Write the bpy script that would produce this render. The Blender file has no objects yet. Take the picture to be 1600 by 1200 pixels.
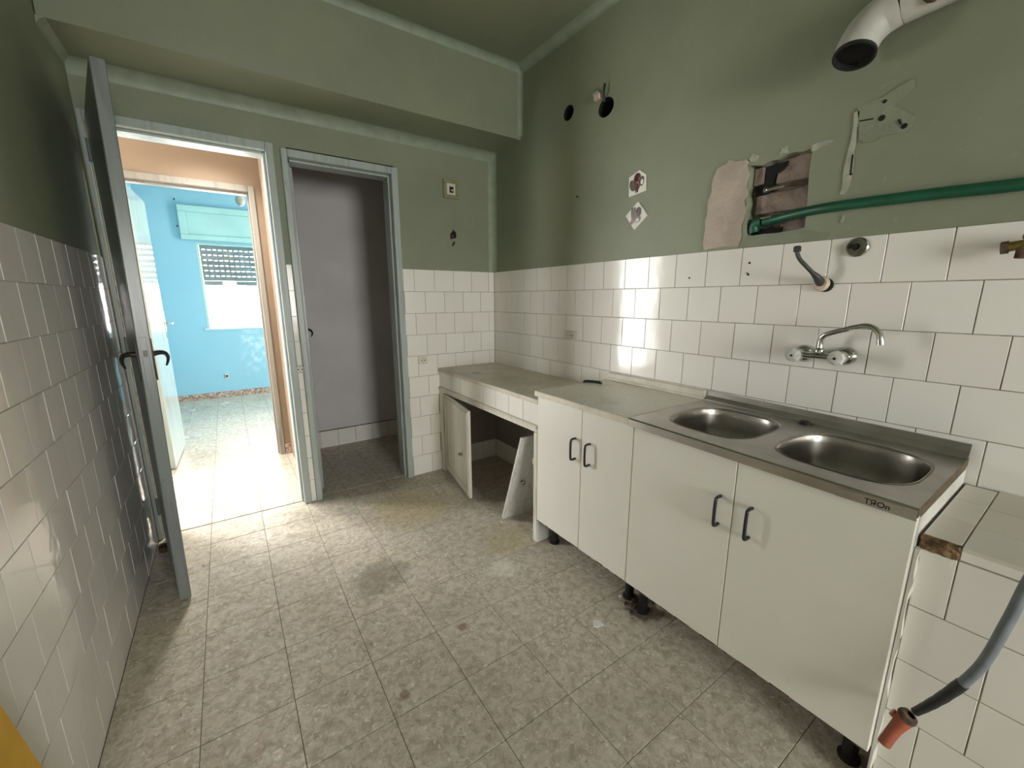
import bpy, bmesh, math, random
from mathutils import Vector, Matrix, Euler
random.seed(7)
C = bpy.context.scene.collection
SC = bpy.context.scene
V = Vector

# ------------------------------------------------------------------ camera
cam_d = bpy.data.cameras.new('camera'); cam = bpy.data.objects.new('camera', cam_d); C.objects.link(cam)
F = V((0.55277747, 0.8080556, -0.20367429)); R = V((0.82507117, -0.5650237, -0.00240486)); U = V((0.11702406, 0.16671643, 0.97903575))
M3 = Matrix((R, U, -F)).transposed()
cam.matrix_world = Matrix.Translation((0, 0, 1.3037)) @ M3.to_4x4()
cam_d.sensor_fit = 'HORIZONTAL'; cam_d.sensor_width = 36.0; cam_d.lens = 644.76 / 1600 * 36
cam_d.clip_start = 0.02
SC.camera = cam

# ------------------------------------------------------------------ world, light, exposure
w = bpy.data.worlds.new('world'); SC.world = w; w.use_nodes = True
bg = w.node_tree.nodes['Background']; bg.inputs[0].default_value = (1.0, 0.99, 0.955, 1); bg.inputs[1].default_value = 1.0
SC.view_settings.view_transform = 'Standard'; SC.view_settings.look = 'None'
SC.view_settings.gamma = 1.0; SC.view_settings.use_curve_mapping = False
SC.view_settings.exposure = 5.02
SC.cycles.max_bounces = 14; SC.cycles.diffuse_bounces = 10; SC.cycles.glossy_bounces = 6
SC.cycles.sample_clamp_indirect = 6.0
SC.cycles.caustics_reflective = False; SC.cycles.caustics_refractive = False
SC.cycles.use_denoising = True

def portal(name, loc, rot, sx, sy):
    d = bpy.data.lights.new(name, 'AREA'); d.shape = 'RECTANGLE'; d.size = sx; d.size_y = sy
    d.cycles.is_portal = True
    o = bpy.data.objects.new(name, d); C.objects.link(o); o.location = loc; o.rotation_euler = rot
PI = math.pi
KX0, KX1, KZ0, KZ1 = .05, 1.2, .75, 1.88        # kitchen window in the wall behind the viewer
HX = -2.5                                   # far end of the hall
HLX, HLY, HLP = .0, 3.40, .62              # lamp on the hall ceiling
OX0, OX1 = -1.74, -.92                      # added hall opening, unseen behind the open door, lights the cabinets
BY0, BY1 = 5.0, 5.65                         # added unseen side opening that brightens the blue room
portal('sky_portal_bedroom', (0.35, 6.86, 1.45), (-PI/2, 0, 0), 1.2, 1.15)
portal('sky_portal_added_side', (2.52, (BY0+BY1)/2, 1.1), (0, PI/2, 0), 2.2, BY1-BY0+.05)
portal('sky_portal_hall', ((OX0+OX1)/2, 3.97, 1.3), (-PI/2, 0, 0), OX1-OX0, 1.7)
portal('sky_portal_hall_end', (HX-.08, 3.40, 1.4), (0, -PI/2, 0), 1.6, 0.92)  # added opening in the unseen hall end, lights the sink wall
portal('sky_portal_kitchen', ((KX0+KX1)/2, -3.42, (KZ0+KZ1)/2), (PI/2, 0, 0), KX1-KX0, KZ1-KZ0)

# ------------------------------------------------------------------ materials
def lin(c):
    return tuple(((x/255)/12.92 if x <= 10 else (((x/255)+.055)/1.055)**2.4) for x in c)

class NT:
    def __init__(s, name):
        s.m = bpy.data.materials.new(name); s.m.use_nodes = True
        s.t = s.m.node_tree; s.n = s.t.nodes; s.l = s.t.links
        s.p = s.n['Principled BSDF']
        s.geo = s.n.new('ShaderNodeNewGeometry'); s.pos = s.geo.outputs['Position']
    def link(s, a, b): s.l.new(a, b)
    def noise(s, scale, detail=4, rough=.55, vec=None, dist=0.0):
        n = s.n.new('ShaderNodeTexNoise'); n.inputs['Scale'].default_value = scale; n.inputs['Detail'].default_value = detail
        n.inputs['Roughness'].default_value = rough; n.inputs['Distortion'].default_value = dist
        s.link(vec or s.pos, n.inputs['Vector']); return n.outputs['Fac']
    def ramp(s, fac, a, b):
        n = s.n.new('ShaderNodeMapRange'); n.inputs['From Min'].default_value = a; n.inputs['From Max'].default_value = b
        n.interpolation_type = 'SMOOTHSTEP'; s.link(fac, n.inputs['Value']); return n.outputs['Result']
    def math(s, op, a, b=None):
        n = s.n.new('ShaderNodeMath'); n.operation = op
        for i, x in enumerate((a, b)):
            if x is None: continue
            if isinstance(x, (int, float)): n.inputs[i].default_value = x
            else: s.link(x, n.inputs[i])
        return n.outputs[0]
    def mix(s, fac, a, b):
        n = s.n.new('ShaderNodeMix'); n.data_type = 'RGBA'
        if isinstance(fac, (int, float)): n.inputs[0].default_value = fac
        else: s.link(fac, n.inputs[0])
        for i, x in ((6, a), (7, b)):
            if isinstance(x, tuple): n.inputs[i].default_value = (*x[:3], 1)
            else: s.link(x, n.inputs[i])
        return n.outputs[2]
    def blob(s, c, r, wob=.6, scale=12, stretch=(1, 1, 1), soft=.6):
        sub = s.n.new('ShaderNodeVectorMath'); sub.operation = 'SUBTRACT'; s.link(s.pos, sub.inputs[0]); sub.inputs[1].default_value = c
        mul = s.n.new('ShaderNodeVectorMath'); mul.operation = 'MULTIPLY'; s.link(sub.outputs[0], mul.inputs[0]); mul.inputs[1].default_value = stretch
        ln = s.n.new('ShaderNodeVectorMath'); ln.operation = 'LENGTH'; s.link(mul.outputs[0], ln.inputs[0])
        d = s.math('DIVIDE', ln.outputs['Value'], r)
        nz = s.math('MULTIPLY', s.math('SUBTRACT', s.noise(scale, 5), .5), wob * 2)
        d = s.math('ADD', d, nz)
        f = s.ramp(d, 1.0, 1.0 - soft); return f
    def color(s, c):
        if isinstance(c, tuple): s.p.inputs['Base Color'].default_value = (*c[:3], 1)
        else: s.link(c, s.p.inputs['Base Color'])
    def rough(s, r):
        if isinstance(r, (int, float)): s.p.inputs['Roughness'].default_value = r
        else: s.link(r, s.p.inputs['Roughness'])
    def bump(s, h, strength=.1, dist=.01):
        b = s.n.new('ShaderNodeBump'); b.inputs['Strength'].default_value = strength; b.inputs['Distance'].default_value = dist
        s.link(h, b.inputs['Height']); s.link(b.outputs[0], s.p.inputs['Normal'])
    def objrand(s):
        n = s.n.new('ShaderNodeObjectInfo'); return n.outputs['Random']

def simple(name, col, rough=.5, metal=0.0, var=.06, scale=9, bump=0.0, bscale=60):
    t = NT(name)
    c2 = tuple(max(0, x * (1 - var * 2.2)) for x in col)
    t.color(t.mix(t.ramp(t.noise(scale), .3, .7), c2, col)); t.rough(rough); t.p.inputs['Metallic'].default_value = metal
    if bump: t.bump(t.noise(bscale, 3), bump)
    return t.m

M = {}
# sage kitchen paint with scuffs
t = NT('sage_paint')
green, green2 = (0.235, 0.258, 0.178), (0.200, 0.220, 0.152)
c = t.mix(t.ramp(t.noise(1.6, 5, .6), .35, .7), green, green2)
c = t.mix(t.math('MULTIPLY', t.ramp(t.noise(38, 2), .68, .75), .25), c, (.32, .33, .26))
t.color(c); t.rough(.55); t.bump(t.noise(160, 3), .12, .002); M['green'] = t.m
M['cove'] = simple('cove_paint', (.27, .31, .235), .5, var=.08, scale=14)
# glazed tile
def tile_mat(name, col, rough, wobble, warm=(.78, .755, .705)):
    t = NT(name)
    r = t.objrand()
    c = t.mix(r, col, warm)
    c = t.mix(t.math('MULTIPLY', t.ramp(t.noise(4.5, 5), .55, .8), .16), c, (.5, .47, .38))
    t.color(c); t.rough(rough); t.bump(t.noise(9, 2), wobble, .012)
    t.p.inputs['Specular IOR Level'].default_value = .28
    return t.m
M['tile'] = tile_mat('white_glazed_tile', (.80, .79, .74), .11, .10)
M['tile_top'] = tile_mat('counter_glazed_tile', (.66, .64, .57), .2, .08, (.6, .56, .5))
M['tile_dim'] = tile_mat('shaded_white_glazed_tile', (.70, .69, .665), .07, .10, (.67, .65, .63))  # same white tile, with the left wall's shade put into its colour
M['grout'] = simple('grey_grout', (.42, .39, .33), .8, var=.2, scale=30)
M['grout_pale'] = simple('pale_grout', (.46, .45, .43), .6, var=.1, scale=30)
M['grout_dark'] = simple('stained_grout', (.27, .24, .2), .85, var=.3, scale=25)
# floor
t = NT('veined_floor_tile')
ro = t.objrand()
comb = t.n.new('ShaderNodeCombineXYZ'); t.link(t.math('MULTIPLY', ro, 37.0), comb.inputs[2])
vadd = t.n.new('ShaderNodeVectorMath'); vadd.operation = 'ADD'; t.link(t.pos, vadd.inputs[0]); t.link(comb.outputs[0], vadd.inputs[1])
pv = vadd.outputs[0]
base = t.mix(t.ramp(t.noise(30, 8, .75, pv, .6), .34, .64), (.385, .335, .27), (.60, .555, .47))
base = t.mix(t.ramp(t.noise(62, 5, .62, pv, .5), .56, .68), base, (.70, .66, .58))
base = t.mix(t.math('MULTIPLY', t.ramp(t.noise(44, 6, .78, pv, .9), .58, .68), .8), base, (.19, .15, .115))
base = t.mix(t.math('MULTIPLY', t.ramp(t.noise(9, 4, .6, pv, 1.0), .62, .78), .5), base, (.42, .29, .22))
base = t.mix(t.math('MULTIPLY', t.ramp(t.noise(2.2, 5), .52, .75), .45), base, (.30, .265, .215))
for ctr, r_, col_, am in (((.84, 2.36, 0), .34, (.44, .36, .17), .42), ((1.14, 1.73, 0), .2, (.42, .35, .18), .42)):
    base = t.mix(t.math('MULTIPLY', t.blob(ctr, r_, .5, 7), am), base, col_)
base = t.mix(t.math('MULTIPLY', t.blob((.985, 1.52, 0), .105, 1.0, 40, (1, 1, 1), .9), .75), base, (.72, .70, .64))
base = t.mix(t.math('MULTIPLY', t.blob((.47, 1.80, 0), .17, .6, 9), .5), base, (.15, .13, .11))
base = t.mix(t.math('MULTIPLY', t.blob((.645, 1.30, 0), .026, .9, 50), .55), base, (.17, .07, .04))
base = t.mix(t.math('MULTIPLY', t.blob((.345, 1.15, 0), .028, .9, 50), .5), base, (.15, .06, .04))
base = t.mix(t.math('MULTIPLY', t.blob((1.32, .95, 0), .10, .8, 30), .8), base, (.10, .07, .045))
t.color(base); t.rough(t.ramp(t.noise(5, 4), .2, 1.6)); t.rough(.52); t.p.inputs['Specular IOR Level'].default_value = .05
t.bump(t.noise(20, 5, .6, pv, 1.5), .35, .008); M['floor'] = t.m
M['floor_joint'] = simple('floor_joint', (.15, .125, .10), .9, var=.2, scale=30)
# frames and doors
def painted_wood(name, col, rough, grime):
    t = NT(name)
    st = t.n.new('ShaderNodeVectorMath'); st.operation = 'MULTIPLY'; st.inputs[1].default_value = (22, 22, 2.0); t.link(t.pos, st.inputs[0])
    c = t.mix(t.ramp(t.noise(1.6, 5, .6, st.outputs[0]), .45, .75), col, tuple(x * .72 for x in col))
    c = t.mix(t.math('MULTIPLY', t.ramp(t.noise(30, 4), .66, .74), grime), c, (.09, .075, .06))
    t.color(c); t.rough(rough); t.bump(t.noise(3, 4, .5, st.outputs[0]), .08, .003); return t.m
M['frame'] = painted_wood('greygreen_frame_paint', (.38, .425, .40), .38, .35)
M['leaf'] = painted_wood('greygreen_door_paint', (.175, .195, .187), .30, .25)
M['leaf_pantry'] = painted_wood('grey_pantry_door_paint', (.36, .37, .36), .35, .3)
M['frame_hall'] = painted_wood('taupe_frame_paint', (.30, .285, .255), .45, .2)
M['leaf_white'] = painted_wood('gloss_white_door_paint', (.44, .51, .495), .10, .08)
M['iron'] = simple('dark_handle_metal', (.055, .052, .05), .38, .7, .1)
M['chrome'] = simple('worn_chrome', (.62, .61, .58), .16, 1.0, .12, 40)
M['steel'] = simple('brushed_steel', (.52, .50, .455), .38, 1.0, .12, 6)
M['steel_bowl'] = simple('dull_steel_bowl', (.46, .44, .40), .30, 1.0, .15, 8)
M['black'] = simple('black_plastic', (.012, .012, .014), .4, 0, .1)
M['navy'] = simple('navy_black_handle_paint', (.012, .013, .022), .35, 0, .1)
M['void'] = simple('hollow_shade_black', (.006, .006, .006), .9, 0, .1)  # near-black painted in for the darkness of holes and bores
M['acrylic'] = simple('cloudy_acrylic', (.62, .62, .57), .08, 0, .1, 50)
M['pantry'] = simple('mauve_grey_plaster', (.62, .60, .605), .6, var=.05, scale=2.5, bump=.08)
M['beige'] = simple('peach_hall_paint', (.31, .235, .17), .5, var=.02, scale=2, bump=.05)
t = NT('blue_bedroom_paint')
c = t.mix(t.ramp(t.noise(1.4, 4), .3, .8), (.25, .47, .565), (.28, .50, .58))
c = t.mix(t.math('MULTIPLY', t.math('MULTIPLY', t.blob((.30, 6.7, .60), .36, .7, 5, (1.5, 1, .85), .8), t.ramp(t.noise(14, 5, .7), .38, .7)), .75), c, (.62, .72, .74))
c = t.mix(t.math('MULTIPLY', t.ramp(t.noise(60, 2), .74, .78), .3), c, (.5, .6, .6))
t.color(c); t.rough(.55); M['blue'] = t.m
M['white_ceiling'] = simple('white_ceiling_paint', (.78, .78, .76), .7, var=.03)
M['outside_wall'] = simple('plain_plaster', (.55, .53, .48), .8)
t = NT('terrazzo_skirting')
c = t.mix(t.ramp(t.noise(34, 5, .7, None, 1.0), .42, .6), (.25, .12, .085), (.55, .45, .36))
t.color(t.mix(t.ramp(t.noise(70, 3), .6, .7), c, (.08, .05, .04))); t.rough(.35); M['terrazzo'] = t.m
M['shutter'] = simple('grey_shutter_slat', (.72, .72, .69), .5, var=.05)
M['seafoam'] = simple('seafoam_gloss_paint', (.40, .62, .58), .35, var=.05, scale=3)
M['win_frame'] = simple('pale_window_paint', (.66, .72, .72), .4)
# cabinets
t = NT('cream_melamine')
c = t.mix(t.ramp(t.noise(2.0, 4), .3, .75), (.78, .775, .715), (.74, .73, .66))
c = t.mix(t.math('MULTIPLY', t.ramp(t.noise(26, 4), .70, .78), .3), c, (.45, .42, .34))
t.color(c); t.rough(.42); t.p.inputs['Specular IOR Level'].default_value = .35; M['melamine'] = t.m
M['edge_dark'] = simple('swollen_chipboard_and_shade_edge', (.16, .11, .065), .9, var=.25, scale=60)
M['carcass'] = simple('carcass_board', (.66, .65, .60), .5, var=.06)
t = NT('speckled_worktop')
c = t.mix(t.ramp(t.noise(160, 2), .45, .6), (.58, .55, .46), (.70, .67, .58))
c = t.mix(t.math('MULTIPLY', t.ramp(t.noise(7, 5), .56, .75), .4), c, (.30, .27, .21))
t.color(c); t.rough(.35); M['worktop'] = t.m
M['worktop_edge'] = simple('cream_worktop_edge', (.67, .64, .53), .45, var=.08, scale=20)
t = NT('worn_stone_slab')
c = t.mix(t.ramp(t.noise(6, 6, .65), .35, .68), (.50, .46, .37), (.62, .58, .49))
c = t.mix(t.math('MULTIPLY', t.ramp(t.noise(24, 4), .68, .73), .6), c, (.16, .11, .08))
c = t.mix(t.math('MULTIPLY', t.blob((1.38, 2.45, .8), .045, .6, 40), .6), c, (.23, .10, .07))
t.color(c); t.rough(.42); M['slab'] = t.m
M['old_white'] = painted_wood('chipped_white_paint', (.66, .635, .55), .4, .35)
M['old_white2'] = painted_wood('cool_white_paint', (.60, .60, .565), .4, .3)
M['niche'] = simple('taupe_niche_plaster', (.33, .295, .255), .8, var=.12, scale=4, bump=.1)
M['plaster'] = simple('bare_pink_plaster', (.50, .42, .35), .9, var=.10, scale=10, bump=.5, bscale=45)
M['filler'] = simple('pale_filler', (.42, .43, .35), .8, var=.15, scale=25, bump=.4)
M['filler_green'] = simple('patched_green_plaster', (.235, .258, .182), .65, var=.08, scale=10, bump=.35, bscale=30)
M['old_brick'] = simple('raw_brick_recess', (.34, .262, .225), .95, var=.25, scale=18, bump=.8, bscale=30)
M['rust_mortar'] = simple('rusty_mortar', (.27, .165, .085), .95, var=.35, scale=40, bump=.9, bscale=70)
M['green_pipe'] = simple('green_hose_plastic', (.010, .10, .05), .42, 0, .12, 12)
M['flue_white'] = simple('dusty_white_flue', (.52, .51, .46), .5, 0, .12, 9)
M['rust'] = simple('rust_patch', (.13, .085, .055), .9, 0, .3, 50)
M['brass'] = simple('tarnished_brass', (.36, .27, .08), .4, .85, .25, 60)
M['lead'] = simple('grey_lead_pipe', (.07, .07, .066), .5, .3, .2, 40)
M['rosette'] = simple('cream_rosette', (.66, .54, .42), .5, 0, .1)
M['hose_grey'] = simple('grey_drain_hose', (.17, .19, .215), .45, 0, .1, 30)
M['tape'] = simple('black_wrap_tape', (.02, .021, .025), .45, 0, .15, 40)
M['terracotta'] = simple('terracotta_plastic', (.38, .10, .055), .5, 0, .1, 30)
M['socket'] = simple('cream_socket_plastic', (.66, .63, .54), .35, 0, .05)
M['switch_frame'] = simple('olive_switch_frame', (.25, .255, .13), .5, 0, .08)
M['yellow'] = simple('yellow_painted_board', (.72, .40, .012), .5, 0, .08)
M['flake'] = simple('white_paint_flake', (.78, .76, .70), .8, 0, .05)
M['earth'] = simple('brown_crumb', (.11, .07, .045), .95, 0, .3, 60)
M['maroon'] = simple('maroon_print', (.085, .018, .022), .25, 0, .3, 60)
M['dusty_red'] = simple('faded_red_print', (.30, .12, .10), .25, 0, .35, 90)
M['olive_print'] = simple('olive_print', (.13, .13, .08), .25, 0, .3, 90)
M['ink'] = simple('black_logo_ink', (.01, .01, .01), .5, 0, .05)
M['bulb'] = simple('milky_bulb_glass', (.46, .42, .33), .12, 0, .25)
g = NT('window_glass'); g.n.remove(g.p)
tr = g.n.new('ShaderNodeBsdfTransparent'); gl = g.n.new('ShaderNodeBsdfGlossy'); gl.inputs['Roughness'].default_value = .02
mx = g.n.new('ShaderNodeMixShader'); fr = g.n.new('ShaderNodeFresnel'); fr.inputs[0].default_value = 1.45
g.link(fr.outputs[0], mx.inputs[0]); g.link(tr.outputs[0], mx.inputs[1]); g.link(gl.outputs[0], mx.inputs[2])
g.link(mx.outputs[0], g.n['Material Output'].inputs[0]); M['glass'] = g.m

# ------------------------------------------------------------------ helpers
def tag(o, label=None, cat=None, group=None, kind=None):
    if label: o['label'] = label
    if cat: o['category'] = cat
    if group: o['group'] = group
    if kind: o['kind'] = kind
    return o
def link_mesh(name, me, parent=None):
    o = bpy.data.objects.new(name, me); C.objects.link(o)
    if parent is not None:
        o.parent = parent; o.matrix_parent_inverse = parent_mat(parent).inverted()
    return o
def parent_mat(p):
    m = p.matrix_basis.copy()
    if p.parent is not None: m = parent_mat(p.parent) @ p.matrix_parent_inverse @ m
    return m
def obj(name, bm, mat, parent=None, smooth=None):
    bmesh.ops.recalc_face_normals(bm, faces=bm.faces[:])
    me = bpy.data.meshes.new(name); bm.to_mesh(me); bm.free()
    for m_ in (mat if isinstance(mat, (list, tuple)) else [mat]): me.materials.append(m_)
    if smooth:
        me.shade_smooth(); me.set_sharp_from_angle(angle=math.radians(smooth))
    return link_mesh(name, me, parent)
def thing(name, loc, label=None, cat=None, group=None, kind=None):
    o = bpy.data.objects.new(name, None); C.objects.link(o); o.location = loc; o.empty_display_size = .05
    return tag(o, label, cat, group, kind)
def B(): return bmesh.new()
def box(bm, lo, hi, bev=0.0, mi=0, rot=None):
    lo, hi = V(lo), V(hi); lo, hi = V(map(min, lo, hi)), V(map(max, lo, hi))
    r = bmesh.ops.create_cube(bm, size=1); vs = r['verts']; s = hi - lo; c0 = (lo + hi) / 2
    for v in vs: v.co = V((v.co.x * s.x, v.co.y * s.y, v.co.z * s.z)) + c0
    fs = {f for v in vs for f in v.link_faces}
    for f in fs: f.material_index = mi
    if bev:
        es = list({e for v in vs for e in v.link_edges})
        bmesh.ops.bevel(bm, geom=es, offset=bev, segments=1 if bev < .004 else 2, affect='EDGES', profile=.5)
    return bm
def nb(lo, hi, bev=0.0): return box(B(), lo, hi, bev)
def frames(pts):
    pts = [V(p) for p in pts]; out = []; n = None
    for i, p in enumerate(pts):
        d = (pts[min(i+1, len(pts)-1)] - pts[max(i-1, 0)]).normalized()
        if n is None:
            a = V((0, 0, 1)) if abs(d.z) < .9 else V((1, 0, 0)); n = (a - d * a.dot(d)).normalized()
        else:
            n = (n - d * n.dot(d)).normalized()
        out.append((p, n, d.cross(n)))
    return out
def smooth_pts(pts, k=6):
    pts = [V(p) for p in pts]; out = []
    for i in range(len(pts)-1):
        p0, p1, p2, p3 = pts[max(i-1, 0)], pts[i], pts[i+1], pts[min(i+2, len(pts)-1)]
        for j in range(k):
            t_ = j / k
            out.append(.5 * ((2*p1) + (p2-p0)*t_ + (2*p0-5*p1+4*p2-p3)*t_*t_ + (3*p1-p0-3*p2+p3)*t_**3))
    out.append(pts[-1]); return out
def tube(bm, pts, r, seg=12, caps=True):
    fr_ = frames(pts); rings = []
    for i, (p, n, b) in enumerate(fr_):
        rr = r[i] if isinstance(r, (list, tuple)) else r
        rings.append([bm.verts.new(p + (n*math.cos(2*PI*k/seg) + b*math.sin(2*PI*k/seg)) * rr) for k in range(seg)])
    for a, b in zip(rings, rings[1:]):
        for k in range(seg): bm.faces.new((a[k], a[(k+1) % seg], b[(k+1) % seg], b[k]))
    if caps: bm.faces.new(rings[0][::-1]); bm.faces.new(rings[-1])
    return bm
def lathe(bm, prof, org, axis, seg=20):
    """profile of (radius, height) along axis"""
    org, axis = V(org), V(axis).normalized()
    a = V((0, 0, 1)) if abs(axis.z) < .9 else V((1, 0, 0)); n = (a - axis*a.dot(axis)).normalized(); b = axis.cross(n); rings = []
    for r, h in prof:
        if r < 1e-6: rings.append([bm.verts.new(org + axis*h)])
        else: rings.append([bm.verts.new(org + axis*h + (n*math.cos(2*PI*k/seg) + b*math.sin(2*PI*k/seg))*r) for k in range(seg)])
    for a_, b_ in zip(rings, rings[1:]):
        for k in range(seg):
            q = [a_[k % len(a_)], a_[(k+1) % len(a_)], b_[(k+1) % len(b_)], b_[k % len(b_)]]
            u = []
            for v in q:
                if v not in u: u.append(v)
            if len(u) > 2: bm.faces.new(u)
    return bm
def plate(bm, outer, holes, fn, thick):
    """flat plate with holes: fn maps (u, v) to a point, thick is the extrusion vector"""
    es = []
    for loop in [outer] + holes:
        vs = [bm.verts.new(fn(*p)) for p in loop]
        es += [bm.edges.new((vs[i], vs[(i+1) % len(vs)])) for i in range(len(vs))]
    r = bmesh.ops.triangle_fill(bm, use_beauty=True, edges=es)
    fs = [f for f in r['geom'] if isinstance(f, bmesh.types.BMFace)]
    if thick is not None:
        e = bmesh.ops.extrude_face_region(bm, geom=fs)
        bmesh.ops.translate(bm, vec=thick, verts=[v for v in e['geom'] if isinstance(v, bmesh.types.BMVert)])
    return bm
def circle(u, v, ru, rv, n=24, ph=0.0): return [(u + ru*math.cos(2*PI*k/n+ph), v + rv*math.sin(2*PI*k/n+ph)) for k in range(n)]
def ragged(poly, k=4, amp=.006, seed=1):
    rnd = random.Random(seed); out = []
    for i, p in enumerate(poly):
        q = poly[(i+1) % len(poly)]
        for j in range(k):
            t_ = j / k; out.append((p[0]+(q[0]-p[0])*t_ + rnd.uniform(-amp, amp), p[1]+(q[1]-p[1])*t_ + rnd.uniform(-amp, amp)))
    return out
XW = lambda x: (lambda u, v: V((x, u, v)))          # wall plane facing -x : (y, z)
YW = lambda y: (lambda u, v: V((u, y, v)))

_tiles = {}
def tile(name, parent, axis, c, su, sv, mat, th=.008, bev=.0008, tilt=.003):
    key = (axis, round(su, 4), round(sv, 4), mat, th)
    if key not in _tiles:
        h = {'x': (th, su, sv), 'y': (su, th, sv), 'z': (su, sv, th)}[axis]
        bm = nb([-x/2 for x in h], [x/2 for x in h], bev); bmesh.ops.recalc_face_normals(bm, faces=bm.faces[:])
        me = bpy.data.meshes.new(name); bm.to_mesh(me); bm.free(); me.materials.append(M[mat]); _tiles[key] = me
    o = bpy.data.objects.new(name, _tiles[key]); C.objects.link(o); o.parent = parent
    o.matrix_parent_inverse = parent_mat(parent).inverted()
    o.location = c
    a = [random.uniform(-tilt, tilt) for _ in range(3)]
    a['xyz'.index(axis)] = 0
    o.rotation_euler = a
    return o
GAP = .0028
def tile_rows(parent, axis, face, sgn, rows, offs, lo, hi, pitch=.15, mat='tile', skip=None, name='tile'):
    """rows of (z0, z1); offs[i] one joint position of that row; lo..hi along the wall; face = coordinate of the glazed face; sgn = direction it faces"""
    for (z0, z1), off in zip(rows, offs):
        k = math.floor((lo - off) / pitch)
        while off + k*pitch < hi - .004:
            a, b = max(lo, off + k*pitch), min(hi, off + (k+1)*pitch); k += 1
            if b - a < .012: continue
            if skip and skip((a+b)/2, (z0+z1)/2): continue
            u, zc = (a+b)/2, (z0+z1)/2; d = face - sgn*.004 + random.uniform(-.0005, .0005)
            tile(name, parent, axis, (d, u, zc) if axis == 'x' else (u, d, zc), b-a-GAP, z1-z0-GAP, mat)
ROWS = [(.15*i, .15*(i+1)) for i in range(10)]

# ------------------------------------------------------------------ floors
fl = tag(obj('floor', nb((-.6, -3.5, -.12), (1.95, 2.85, -.0035)), M['floor_joint']), 'worn veined beige kitchen floor laid with square tiles', 'floor', kind='structure')
fx = lambda k: .0405 + .2532*k
fy = lambda k: .838 + .2503*k
for i in range(-2, 7):
    for j in range(-4, 8):
        x0, x1, y0, y1 = max(fx(i), -.45), min(fx(i+1), 1.755), fy(j), min(fy(j+1), 2.85)
        if x0 > 1.3 and y1 < 1.5: pass
        tile('floor_tile', fl, 'z', ((x0+x1)/2, (y0+y1)/2, -.006 + random.uniform(-.0004, .0004)), x1-x0-.0016, y1-y0-.0016, 'floor', .012, .0012, .0012)
tag(obj('floor_behind', nb((-.45, -3.3, -.01), (1.755, fy(-4)-.002, 0)), M['floor'], fl), kind='stuff')
fl2 = tag(obj('floor', nb((HX-.05, 2.85, -.12), (2.6, 6.9, -.0035)), M['floor_joint']), 'bright veined floor tiles of the hall, pantry and blue room', 'floor', kind='structure')
for i in range(-3, 6):
    for j in range(8, 24):
        x0, x1, y0, y1 = fx(i), fx(i+1), fy(j), fy(j+1)
        if y1 > 6.71: y1 = 6.705
        if y0 > 6.69 or (y0 > 3.8 and i > 3) or (j == 8 and i < -2): continue
        y0 = max(y0, 2.85)
        tile('floor_tile', fl2, 'z', ((x0+x1)/2, (y0+y1)/2, -.006), x1-x0-.0016, y1-y0-.0016, 'floor', .012, .0012, .0012)
b = nb((HX-.04, 2.85, -.01), (fx(-3), 3.9, 0)); box(b, (fx(6), 3.9, -.01), (2.45, 6.7, 0)); box(b, (-.75, 6.705, -.01), (2.45, 6.72, 0))
tag(obj('floor_surround', b, M['floor'], fl2), kind='stuff')

# ------------------------------------------------------------------ kitchen shell
tag(obj('ceiling', nb((-.6, -3.5, 2.755), (1.95, 2.9, 2.87)), M['green']), 'sage green painted kitchen ceiling', 'ceiling', kind='structure')
beam = tag(obj('ceiling_beam', nb((-.45, 2.455, 2.333), (1.757, 2.80, 2.757)), M['green']), 'green plastered beam boxed out above the two doorways', 'beam', kind='structure')
# wall with the sink : slab with two vent holes and the broken recess
wr = thing('wall_right', (1.755, 0, 0), 'green wall over white tiles behind the sink', 'wall', kind='structure')
recess = [(.905, 1.542), (.702, 1.547), (.703, 1.812), (.790, 1.812), (.868, 1.800), (.915, 1.803), (.918, 1.70), (.912, 1.62)]
recess = ragged(recess, 3, .004, 3)
plate_bm = plate(B(), [(-3.5, 1.497), (2.9, 1.497), (2.9, 2.87), (-3.5, 2.87)], [recess, circle(1.984, 2.341, .043, .040), circle(1.694, 2.272, .054, .046)], XW(1.7535), V((.11, 0, 0)))
obj('plaster', plate_bm, M['green'], wr)
b = nb((1.7525, -3.5, -.1), (1.87, 2.9, 1.497)); obj('tile_bed', b, M['grout'], wr)
obj('recess_back', nb((1.812, .66, 1.50), (1.87, .96, 1.85)), M['old_brick'], wr)
b = B()
for y, z, ru, rv in ((1.984, 2.341, .0425, .0395), (1.694, 2.272, .0535, .0455)):
    la, lb = ([b.verts.new((x, u, v)) for u, v in circle(y, z, ru, rv)] for x in (1.7545, 1.862))
    for k in range(24): b.faces.new((la[k], la[(k+1) % 24], lb[(k+1) % 24], lb[k]))
    b.faces.new(lb)
obj('hole_back', b, M['void'], wr)  # black lining stands in for the shade inside the vent holes
ROFF = [1.283 if i % 2 == 0 else 1.208 for i in range(10)]          # joints of the sink wall, alternate rows staggered
tile_rows(wr, 'x', 1.75, -1, ROWS[5:], [1.208 if i % 2 else 1.283 for i in range(5, 10)], -.60, 2.80)
tile_rows(wr, 'x', 1.75, -1, ROWS[:1], [1.283], 1.62, 2.80)
obj('niche_plaster', nb((1.752, 1.60, .15), (1.758, 2.80, .75)), M['niche'], wr)
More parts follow.
